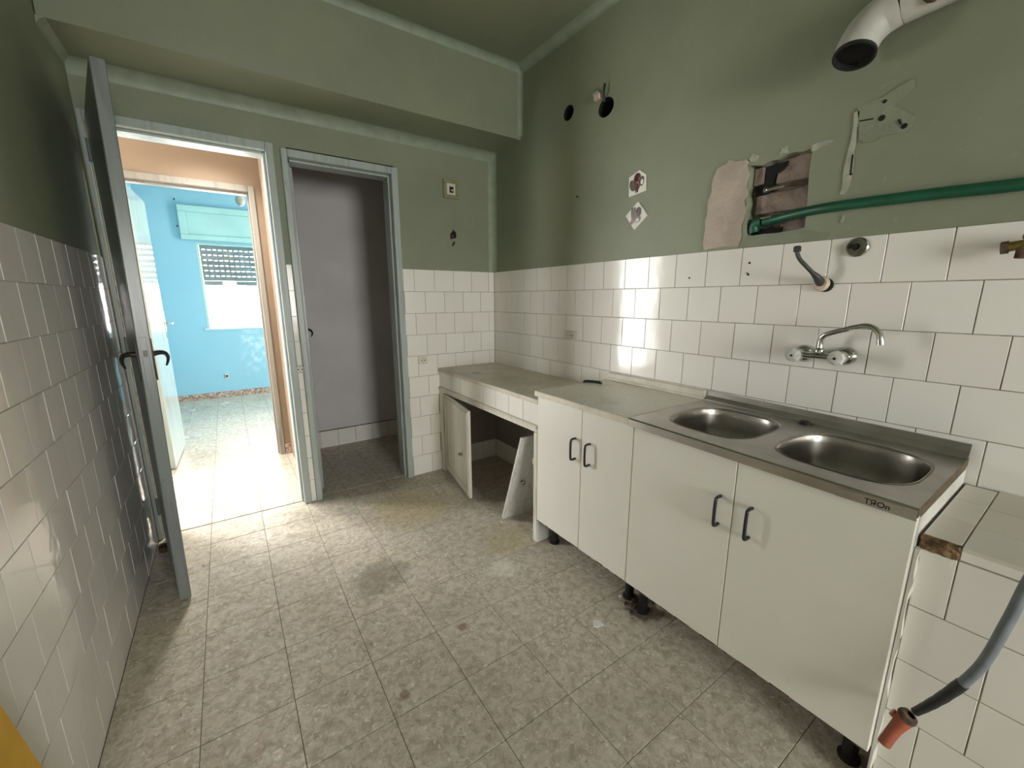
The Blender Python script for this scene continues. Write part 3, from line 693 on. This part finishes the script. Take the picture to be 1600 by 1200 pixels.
obj('aerator', tube(B(), [(1.677, .4135, 1.172), (1.677, .4115, 1.158)], .0105, 12), M['chrome'], tp, 40)

# ------------------------------------------------------------------ fittings on the sink wall
gp = thing('bent_stub_pipe', (1.75, .62, 1.352), 'bent dark stub pipe with cream rosette on the top tile row', 'pipe')
obj('rosette', lathe(B(), [(.026, 0), (.027, .004), (.020, .012), (.013, .013), (0, .013)], (1.7495, .618, 1.350), (-1, .1, .1), 18), M['rosette'], gp, 40)
obj('gasket', lathe(B(), [(.024, 0), (.024, .003), (0, .003)], (1.7494, .606, 1.346), (-1, 0, 0), 16), M['black'], gp)
pts = smooth_pts([(1.742, .620, 1.354), (1.712, .622, 1.372), (1.694, .634, 1.390), (1.680, .652, 1.414), (1.672, .668, 1.435), (1.668, .676, 1.455), (1.667, .677, 1.468)], 4)
n = len(pts); obj('pipe', tube(B(), pts, [(.0145 if k < 2 else .0145 - .0075*min(1, (k-2)/6)) for k in range(n)], 12), M['lead'], gp, 60)
obj('end_nut', lathe(B(), [(.007, -.004), (.0115, -.002), (.0115, .014), (.008, .017), (0, .017)], (1.667, .677, 1.462), (0, .05, 1), 6), M['tape'], gp)
rg = thing('capped_outlet_ring', (1.75, .533, 1.468), 'round metal outlet ring in the topmost tile row', 'outlet')
obj('flange', lathe(B(), [(.031, 0), (.031, .003), (.028, .006), (.022, .006), (.021, .003), (.017, .003), (.016, .006), (.012, .006), (.011, .0)], (1.7495, .533, 1.466), (-1, 0, 0), 24), M['chrome'], rg, 40)
obj('bore', lathe(B(), [(.0115, 0), (.011, .004), (0, .004)], (1.7495, .537, 1.468), (-1, 0, 0), 14), M['void'], rg)
obj('lug', nb((1.738, .534, 1.462), (1.7495, .556, 1.476), .002), M['void'], rg)
bv = thing('brass_valve', (1.74, .18, 1.435), 'tarnished brass stop valve high on the tiles', 'valve')
obj('valve_body', tube(B(), [(1.715, .206, 1.431), (1.715, .12, 1.443)], .0125, 12), M['brass'], bv, 50)
obj('stem', tube(B(), [(1.7495, .165, 1.437), (1.70, .165, 1.437)], .011, 12), M['brass'], bv, 50)
obj('nut', lathe(B(), [(0, 0), (.016, 0), (.016, .014), (0, .014)], (1.715, .212, 1.430), (0, -1, .1), 6), M['rust'], bv)
obj('lever', nb((1.70, .14, 1.448), (1.715, .178, 1.462), .003), M['brass'], bv)
obj('outlet_tail', tube(B(), [(1.713, .172, 1.430), (1.711, .173, 1.402)], .0125, 12), M['rust'], bv, 50)

def socket(name, axis, c, su, sv, label):
    t_ = thing(name, c, label, 'socket'); x, y, z = c
    if axis == 'x':
        obj('cover', nb((x-.006, y-su/2, z-sv/2), (x, y+su/2, z+sv/2), .002), M['socket'], t_)
        d = (-1, 0, 0); off = lambda u, v, h: (x-h, y-u, z+v)
    else:
        obj('cover', nb((x-su/2, y-.006, z-sv/2), (x+su/2, y, z+sv/2), .002), M['socket'], t_)
        d = (0, -1, 0); off = lambda u, v, h: (x+u, y-h, z+v)
    obj('face_ring', lathe(B(), [(.021, 0), (.021, .0025), (.0185, .0025), (.018, .0005), (0, .0005)], off(0, 0, .006), d, 20), M['socket'], t_, 40)
    for u in (-.0105, .0105): obj('pin_hole', lathe(B(), [(.0042, 0), (.0042, .0009), (0, .0009)], off(u, 0, .0065), d, 10), M['void'], t_)
    for v in (-.016, .016): obj('earth_clip', lathe(B(), [(.003, 0), (.003, .0014), (0, .0014)], off(0, v, .006), d, 8), M['lead'], t_)
socket('wall_socket', 'x', (1.7495, 1.899, 1.078), .098, .058, 'cream wall socket on the sink wall above the stone counter')
socket('wall_socket', 'y', (1.137, 2.7995, .866), .068, .054, 'cream wall socket beside the pantry doorway above the stone counter')
socket('wall_socket', 'y', (.338, 2.7995, .878), .028, .045, 'narrow cream socket on the tile strip between the doorways')
sw = thing('light_switch', (1.40, 2.80, 2.05), 'square olive framed switch plate high on the green wall', 'switch')
b = B()
for lo, hi in (((1.342, 2.790, 1.988), (1.462, 2.8045, 2.012)), ((1.342, 2.790, 2.088), (1.462, 2.8045, 2.112)), ((1.342, 2.790, 2.0122), (1.368, 2.8045, 2.0878)), ((1.436, 2.790, 2.0122), (1.462, 2.8045, 2.0878))): box(b, lo, hi, .003)
obj('surround', b, M['switch_frame'], sw)
obj('plate', nb((1.368, 2.796, 2.012), (1.436, 2.8045, 2.088), .002), M['socket'], sw)
obj('broken_toggle', nb((1.388, 2.789, 2.026), (1.418, 2.797, 2.066), .003), M['iron'], sw)
obj('toggle_stub', nb((1.398, 2.784, 2.035), (1.412, 2.790, 2.046), .002), M['socket'], sw)
hb = thing('torn_wire_box', (1.41, 2.80, 1.73), 'torn dark hole with a reddish wire end in the green wall', 'wall hole')
b = B(); plate(b, ragged([(1.39, 1.715), (1.43, 1.725), (1.432, 1.765), (1.412, 1.785), (1.392, 1.76)], 3, .004, 5), [], YW(2.8005), V((0, .006, 0))); obj('upper_gap', b, M['void'], hb)
b = B(); plate(b, ragged([(1.395, 1.665), (1.418, 1.68), (1.425, 1.705), (1.405, 1.695)], 3, .003, 6), [], YW(2.8005), V((0, .006, 0))); obj('lower_gap', b, M['void'], hb)
obj('wire', tube(B(), smooth_pts([(1.405, 2.80, 1.73), (1.398, 2.79, 1.742), (1.394, 2.786, 1.735)], 4), .003, 8), M['terracotta'], hb)
obj('wire', tube(B(), smooth_pts([(1.413, 2.801, 1.78), (1.416, 2.796, 1.80), (1.414, 2.795, 1.815)], 4), .003, 8), M['filler'], hb)

# transfers : two white tiles with a red floral print stuck on the paint
def decal(name, poly, ctr, blobs, label):
    t_ = thing(name, (1.75, ctr[0], ctr[1]), label, 'sticker tile')
    obj('tile_base', plate(B(), poly, [], XW(1.7475), V((.006, 0, 0))), M['flake'], t_)
    for k, (u, v, ru, rv, rot, m_) in enumerate(blobs):
        pts_ = []
        for p in circle(0, 0, ru, rv, 12):
            ca, sa = math.cos(rot), math.sin(rot); pts_.append((ctr[0] - (u + p[0]*ca - p[1]*sa), ctr[1] + v + p[0]*sa + p[1]*ca))
        obj('print', plate(B(), pts_, [], XW(1.7471 - .00015*k), V((.0006, 0, 0))), M[m_], t_)
decal('sticker_tile', [(1.511, 1.893), (1.448, 1.914), (1.412, 1.888), (1.405, 1.812), (1.507, 1.801)], (1.459, 1.855),
      [(-.028, -.005, .017, .028, .35, 'olive_print'), (-.012, .0, .014, .032, .1, 'dusty_red'), (.001, .028, .021, .020, -.4, 'maroon'), (.013, .005, .009, .034, -.1, 'dusty_red'), (.004, -.022, .006, .022, 0, 'maroon'), (-.006, -.022, .004, .022, 0, 'olive_print'), (.029, .006, .013, .023, -.1, 'olive_print'), (.030, .002, .008, .013, -.1, 'flake')],
      'white tile with red floral print stuck upright, its corner clipped')
decal('sticker_tile', [(1.447, 1.771), (1.386, 1.697), (1.462, 1.639), (1.521, 1.713)], (1.455, 1.703),
      [(-.022, .014, .010, .032, .1, 'olive_print'), (-.010, .012, .009, .034, 0, 'olive_print'), (.014, .016, .018, .025, -.1, 'maroon'), (-.024, -.018, .006, .026, -.5, 'dusty_red'), (-.010, -.012, .007, .030, -.5, 'dusty_red'), (.012, -.016, .019, .015, .5, 'olive_print'), (.010, -.020, .011, .009, .5, 'flake')],
      'white tile with red floral print stuck diamond wise below the upright one')

# damage on the plaster : pieces of the wall
pp = [(1.077, 1.504), (1.082, 1.60), (1.080, 1.672), (1.068, 1.72), (1.066, 1.80), (1.045, 1.825), (.995, 1.842), (.965, 1.838), (.925, 1.828), (.9195, 1.806), (.9185, 1.706), (.9215, 1.62), (.925, 1.545), (.935, 1.510)]
obj('plaster_patch', plate(B(), ragged(pp, 3, .006, 11), [], XW(1.7485), V((.006, 0, 0))), M['plaster'], wr)
for sd, poly, m_ in ((1, [(.918, 1.818), (.890, 1.818), (.885, 1.838), (.905, 1.848), (.922, 1.836)], 'filler'), (2, [(.81, 1.818), (.78, 1.820), (.785, 1.838), (.805, 1.842)], 'filler'),
                 (3, [(.708, 1.800), (.66, 1.812), (.645, 1.822), (.68, 1.826), (.708, 1.822)], 'filler'), (4, [(.598, 1.885), (.587, 1.888), (.582, 1.80), (.578, 1.72), (.585, 1.645), (.603, 1.64), (.604, 1.70), (.598, 1.78)], 'filler'),
                 (5, [(.59, 1.572), (.583, 1.572), (.584, 1.552), (.592, 1.552)], 'filler'),
                 (6, [(.59, 1.90), (.53, 1.91), (.46, 1.935), (.455, 1.91), (.50, 1.87), (.445, 1.83), (.45, 1.79), (.50, 1.795), (.56, 1.785), (.572, 1.80)], 'filler_green'),
                 (7, [(.90, 1.538), (.70, 1.544), (.62, 1.52), (.63, 1.502), (.92, 1.502)], 'filler_green')):
    obj('filler_patch', plate(B(), ragged(poly, 3, .003, 20+sd), [], XW(1.7505), V((.004, 0, 0))), M[m_], wr)
b = B()
for y, z, r in ((.524, 1.848, .0095), (.466, 1.808, .0085), (.523, 1.894, .006), (.582, 1.70, .004)): lathe(b, [(0, .003), (r*.8, .003), (r, 0)], (1.7512, y, z), (-1, 0, 0), 9)
tube(b, [(1.7502, .58, 1.857), (1.7502, .545, 1.853)], .002, 6); tube(b, [(1.7502, .474, 1.815), (1.7502, .481, 1.83)], .003, 6)
tube(b, [(1.752, .585, 1.76), (1.752, .583, 1.70)], .003, 6)
obj('drill_hole', b, M['void'], wr)
b = B()
for y, z, r in ((1.135, 1.391, .004), (.876, 1.439, .0045), (.876, 1.394, .0045), (.881, 1.400, .003)): lathe(b, [(0, .0015), (r, .001), (r, 0)], (1.7498, y, z), (-1, 0, 0), 9)
obj('screw_hole', b, M['void'], wr)
b = nb((1.7515, -.6, 1.4955), (1.754, 1.0, 1.4995)); obj('tile_top_shade_strip', b, M['edge_dark'], wr)  # dark strip painted in for the shadow gap above the tiles
nl = tag(obj('nail', lathe(B(), [(0, .016), (.006, .015), (.006, .012), (.003, .011), (.003, -.006)], (1.754, 1.881, 1.873), (-1, 0, 0), 8), M['iron']), 'lone nail in the green wall beside the sticker tiles', 'nail')
# bracket and wire over the second vent hole
vb = thing('broken_vent_bracket', (1.74, 1.72, 2.33), 'broken cream bracket with a wire stub above the vent hole', 'bracket')
obj('chip', nb((1.728, 1.722, 2.318), (1.7525, 1.762, 2.345), .003), M['rosette'], vb)
obj('chip', nb((1.735, 1.738, 2.347), (1.7525, 1.778, 2.362), .003), M['filler'], vb)
obj('wire', tube(B(), smooth_pts([(1.75, 1.700, 2.30), (1.735, 1.694, 2.335), (1.735, 1.690, 2.375)], 4), .006, 8), M['black'], vb)

# rubble inside the recess
b = B()
for y0, y1, z0, z1, x0 in ((.875, .915, 1.735, 1.80, 1.785), (.70, .835, 1.728, 1.815, 1.796), (.70, .90, 1.625, 1.70, 1.792), (.70, .80, 1.545, 1.60, 1.794)):
    box(b, (x0, y0, z0), (1.813, y1, z1), .006)
obj('broken_brick', b, M['old_brick'], wr)
b = B()
for poly in ([(.905, 1.69), (.845, 1.70), (.838, 1.76), (.80, 1.785), (.80, 1.80), (.868, 1.795), (.872, 1.73), (.905, 1.73)], [(.90, 1.545), (.79, 1.545), (.79, 1.565), (.83, 1.572), (.90, 1.562)]):
    plate(b, ragged(poly, 3, .004, 8), [], XW(1.7905), V((.003, 0, 0)))
obj('painted_dark_gap', b, M['void'], wr)  # black sheets painted in for the dark voids between the bricks
st = thing('gas_pipe_stub', (1.79, .78, 1.71), 'shiny gas pipe stub inside the broken wall recess', 'pipe')
obj('fitting', lathe(B(), [(0, 0), (.009, 0), (.009, .012), (.0065, .013), (.0065, .06), (.008, .061), (.008, .075), (0, .075)], (1.770, .862, 1.708), (0, -1, .03), 14), M['chrome'], st, 40)
obj('pipe', tube(B(), [(1.770, .79, 1.710), (1.785, .715, 1.713), (1.80, .69, 1.714)], .0075, 10), M['rust'], st, 50)
gh = thing('green_hose', (1.74, .5, 1.60), 'green plastic hose running from the wall recess across the wall', 'hose')
pts = smooth_pts([(1.776, .852, 1.592), (1.772, .80, 1.597), (1.752, .70, 1.603), (1.736, .60, 1.603), (1.732, .37, 1.596), (1.732, .20, 1.588), (1.732, -.25, 1.577)], 6)
obj('tube', tube(B(), pts, .0165, 16), M['green_pipe'], gh, 60)
obj('elbow', tube(B(), smooth_pts([(1.775, .86, 1.593), (1.776, .882, 1.588), (1.777, .888, 1.572), (1.778, .886, 1.556)], 5), .019, 14), M['green_pipe'], gh, 60)
obj('clip', tube(B(), [(1.764, .86, 1.605), (1.764, .82, 1.607)], .004, 8), M['chrome'], gh)
# flue
fu = thing('flue_pipe', (1.69, .5, 2.1), 'dusty white flue elbow with an open black mouth under the ceiling', 'flue pipe')
pth = smooth_pts([(1.650, .586, 2.013), (1.662, .584, 2.045), (1.676, .572, 2.080), (1.687, .545, 2.108), (1.691, .505, 2.122)], 5)
R0 = .053
bm = tube(B(), pth, R0, 24, False)
inn = tube(bm, pth, R0-.004, 24, False); 
obj('elbow', bm, M['flue_white'], fu, 60)
e0 = (pth[0]-pth[1]).normalized()
obj('mouth_rim', lathe(B(), [(R0-.004, 0), (R0-.004, .002), (R0+.0015, .002), (R0+.0015, -.006), (R0, -.006)], pth[0], e0, 24), M['tape'], fu, 40)
obj('bore', lathe(B(), [(R0-.0042, .002), (R0-.0045, -.016), (0, -.018)], pth[0], e0, 24), M['void'], fu)
obj('pipe', tube(B(), smooth_pts([(1.692, .494, 2.124), (1.692, .44, 2.127), (1.692, .30, 2.13), (1.692, -.35, 2.13)], 5), .0545, 24), M['flue_white'], fu, 60)
obj('joint_ring', tube(B(), [(1.691, .510, 2.121), (1.692, .486, 2.124)], .0505, 24), M['rust'], fu, 50)
b = B(); lathe(b, [(0, .008), (.016, .007), (.022, 0), (.018, -.006)], (1.648, .425, 2.093), (-1, 0, -.8), 10); obj('rust_spot', b, M['rust'], fu, 60)

# ------------------------------------------------------------------ tiled side counter
sc = thing('tiled_side_counter', (1.5, -.1, 0), 'low white tiled counter beside the sink with broken mortar edge', 'counter')
obj('masonry', nb((1.2725, -.6, 0), (1.7485, .176, .7635)), M['grout'], sc)
for (z0, z1), js in zip(((.0, .13), (.13, .28), (.28, .43), (.43, .582), (.582, .734)), ((.175, .037, -.113, -.263), (.175, .112, -.038, -.188), (.175, .037, -.113, -.263), (.175, .037, -.113, -.263), (.175, .114, -.036, -.186))):
    for a, b2 in zip(js, js[1:]): tile('tile', sc, 'x', (1.274, (a+b2)/2, (z0+z1)/2), a-b2-GAP, z1-z0-GAP, 'tile', .008)
for a, b2 in ((.114, -.036), (-.036, -.186)): tile('tile', sc, 'x', (1.274, (a+b2)/2, .7475), a-b2-GAP, .021, 'tile', .008)
bm = nb((1.2665, .1155, .7345), (1.279, .1775, .7655)); bmesh.ops.subdivide_edges(bm, edges=bm.edges[:], cuts=5, use_grid_fill=True)
for v in bm.verts: v.co += V([random.uniform(-.0022, .0022) for _ in range(3)])
obj('mortar', bm, M['rust_mortar'], sc)
for xa, xb in ((1.279, 1.432), (1.432, 1.582), (1.582, 1.732)):
    tile('tile', sc, 'z', ((xa+xb)/2, (.114+.178)/2, .762), xb-xa-GAP, .064-GAP, 'tile_top', .009)
for xa, xb in ((1.270, 1.42), (1.42, 1.57), (1.57, 1.748)):
    for a, b2 in ((.114, -.036), (-.036, -.186)): tile('tile', sc, 'z', ((xa+xb)/2, (a+b2)/2, .762), xb-xa-GAP, a-b2-GAP, 'tile_top', .009)
bm = nb((1.254, .1755, 0), (1.272, .1815, .735)); bmesh.ops.subdivide_edges(bm, edges=[e for e in bm.edges if abs((e.verts[0].co-e.verts[1].co).z) > .5], cuts=24)
rnd = random.Random(4)
for v in bm.verts:
    if v.co.y < .177: v.co.y += rnd.uniform(-.004, .002)
obj('caulk', bm, M['carcass'], sc)

# drain hose
dh = thing('drain_hose', (1.22, .05, .4), 'grey drain hose with black taped end and terracotta connector', 'hose')
pts = smooth_pts([(1.60, -.22, .79), (1.42, -.12, .87), (1.28, -.03, .89), (1.222, .010, .80), (1.212, .026, .680), (1.210, .043, .560), (1.208, .070, .470)], 6)
obj('tube', tube(B(), pts, .0098, 16), M['hose_grey'], dh, 60)
obj('tape', tube(B(), smooth_pts([(1.2085, .062, .494), (1.208, .082, .442), (1.206, .102, .398), (1.205, .118, .366)], 5), [0.0110, 0.0111, 0.0115, 0.0109, 0.0104, 0.0108, 0.0105, 0.0098, 0.0102, 0.0100, 0.0093, 0.0095, 0.0090, 0.0087, 0.0086, 0.0085], 14), M['tape'], dh, 60)
cx_ = [V((1.205, .113, .372)), V((1.204, .127, .345)), V((1.193, .141, .302)), V((1.174, .151, .262))]
obj('connector', tube(B(), smooth_pts([cx_[1], cx_[2], cx_[3]], 4), [.0170, .0165, .0155, .0140, .0130, .0127, .0125, .0125, .0125], 16), M['terracotta'], dh, 50)
dd_ = (cx_[1]-cx_[0]).normalized()
obj('collar', lathe(B(), [(.008, -.010), (.016, -.007), (.0185, -.001), (.0185, .005), (.016, .007), (0, .007)], cx_[1], dd_, 16), M['rust'], dh, 40)
obj('bore', lathe(B(), [(0, .0012), (.0106, .0012), (.0112, 0)], cx_[3], (cx_[3]-cx_[2]).normalized(), 14), M['void'], dh)
obj('spur', lathe(B(), [(0, .020), (.009, .020), (.010, 0)], V((1.2035, .136, .325)), (0, .8, .4), 12), M['terracotta'], dh, 40)

# ------------------------------------------------------------------ loose bits
bb_ = thing('spare_handle', (1.585, 1.55, .8545), 'black spare cabinet handle lying on the speckled worktop', 'handle')
obj('grip', tube(B(), smooth_pts([(1.563, 1.588, .8625), (1.585, 1.552, .8635), (1.607, 1.512, .8625)], 4), .0075, 10), M['black'], bb_, 50)
for p in ((1.563, 1.588), (1.607, 1.512)): obj('foot', lathe(B(), [(0, 0), (.0085, 0), (.0085, .008), (0, .012)], (p[0], p[1], .8547), (0, 0, 1), 10), M['black'], bb_)
yb = thing('yellow_board', (-.42, 1.0, 0), 'yellow painted board leaning on the white tiles', 'board')
b = B()
prof = [(1.07+.0, .525+.0)]
p0, p1 = V((-.446, 1.003, .73)), V((-.446, 1.226, 0.0))
w_ = V((0, -.24, -.05)); n_ = V((.018, 0, 0))
vs = [b.verts.new(p) for p in (p0, p1, p1+V((0, -.24, 0)), p0+w_, p0+n_, p1+n_, p1+V((0, -.24, 0))+n_, p0+w_+n_)]
for q in ((0, 1, 2, 3), (7, 6, 5, 4), (0, 4, 5, 1), (1, 5, 6, 2), (2, 6, 7, 3), (3, 7, 4, 0)): b.faces.new([vs[i] for i in q])
obj('board_face', b, M['yellow'], yb)
def crumb(name, x, y, r, h, mat, label, cat, seed, group=None):
    bm = B(); rnd = random.Random(seed); n = 8
    top = [bm.verts.new((x + r*rnd.uniform(.55, 1)*math.cos(2*PI*k/n), y + r*rnd.uniform(.5, 1)*math.sin(2*PI*k/n), h*rnd.uniform(.7, 1))) for k in range(n)]
    bot = [bm.verts.new((v.co.x + rnd.uniform(-.1, .1)*r, v.co.y + rnd.uniform(-.1, .1)*r, .0002)) for v in top]
    bm.faces.new(top); bm.faces.new(bot[::-1])
    for k in range(n): bm.faces.new((top[k], top[(k+1) % n], bot[(k+1) % n], bot[k]))
    tag(obj(name, bm, M[mat]), label, cat, group)
crumb('plaster_flake', 1.106, 1.0, .027, .004, 'flake', 'large white plaster flake alone on the floor before the cabinets', 'flake', 1)
crumb('plaster_crumb', 1.303, 1.055, .010, .008, 'flake', 'white plaster crumb beside the black cabinet leg', 'crumb', 2)
crumb('plaster_crumb', 1.290, 1.313, .007, .006, 'flake', 'white crumb on the floor under the narrow cabinet doors', 'crumb', 3)
crumb('plaster_crumb', 1.206, 1.875, .008, .008, 'flake', 'white crumb before the loose cupboard door', 'crumb', 4)
crumb('plaster_crumb', .795, 1.771, .006, .005, 'flake', 'white crumb alone on the open floor', 'crumb', 5)
for k, (x, y, r, lab) in enumerate(((1.30, .985, .016, 'largest brown dirt crumb between the black cabinet legs'), (1.270, .960, .012, 'brown dirt crumb at the outer edge of the dirt by the legs'), (1.33, 1.0, .013, 'brown dirt crumb touching the leg of the narrow cabinet'), (1.31, .950, .009, 'brown dirt crumb touching the leg of the sink cabinet'), (1.285, 1.010, .008, 'smallest brown dirt crumb by the narrow cabinet leg'), (1.355, .985, .010, 'brown dirt crumb deepest under the cabinets behind the legs'))):
    crumb('dirt_crumb', x, y, r, .012, 'earth', lab, 'crumb', 30+k, 'dirt crumbs by the cabinet legs')
crumb('mortar_lump', -.415, 2.66, .032, .03, 'earth', 'dark mortar lump on the floor in the corner behind the door', 'lump', 60)
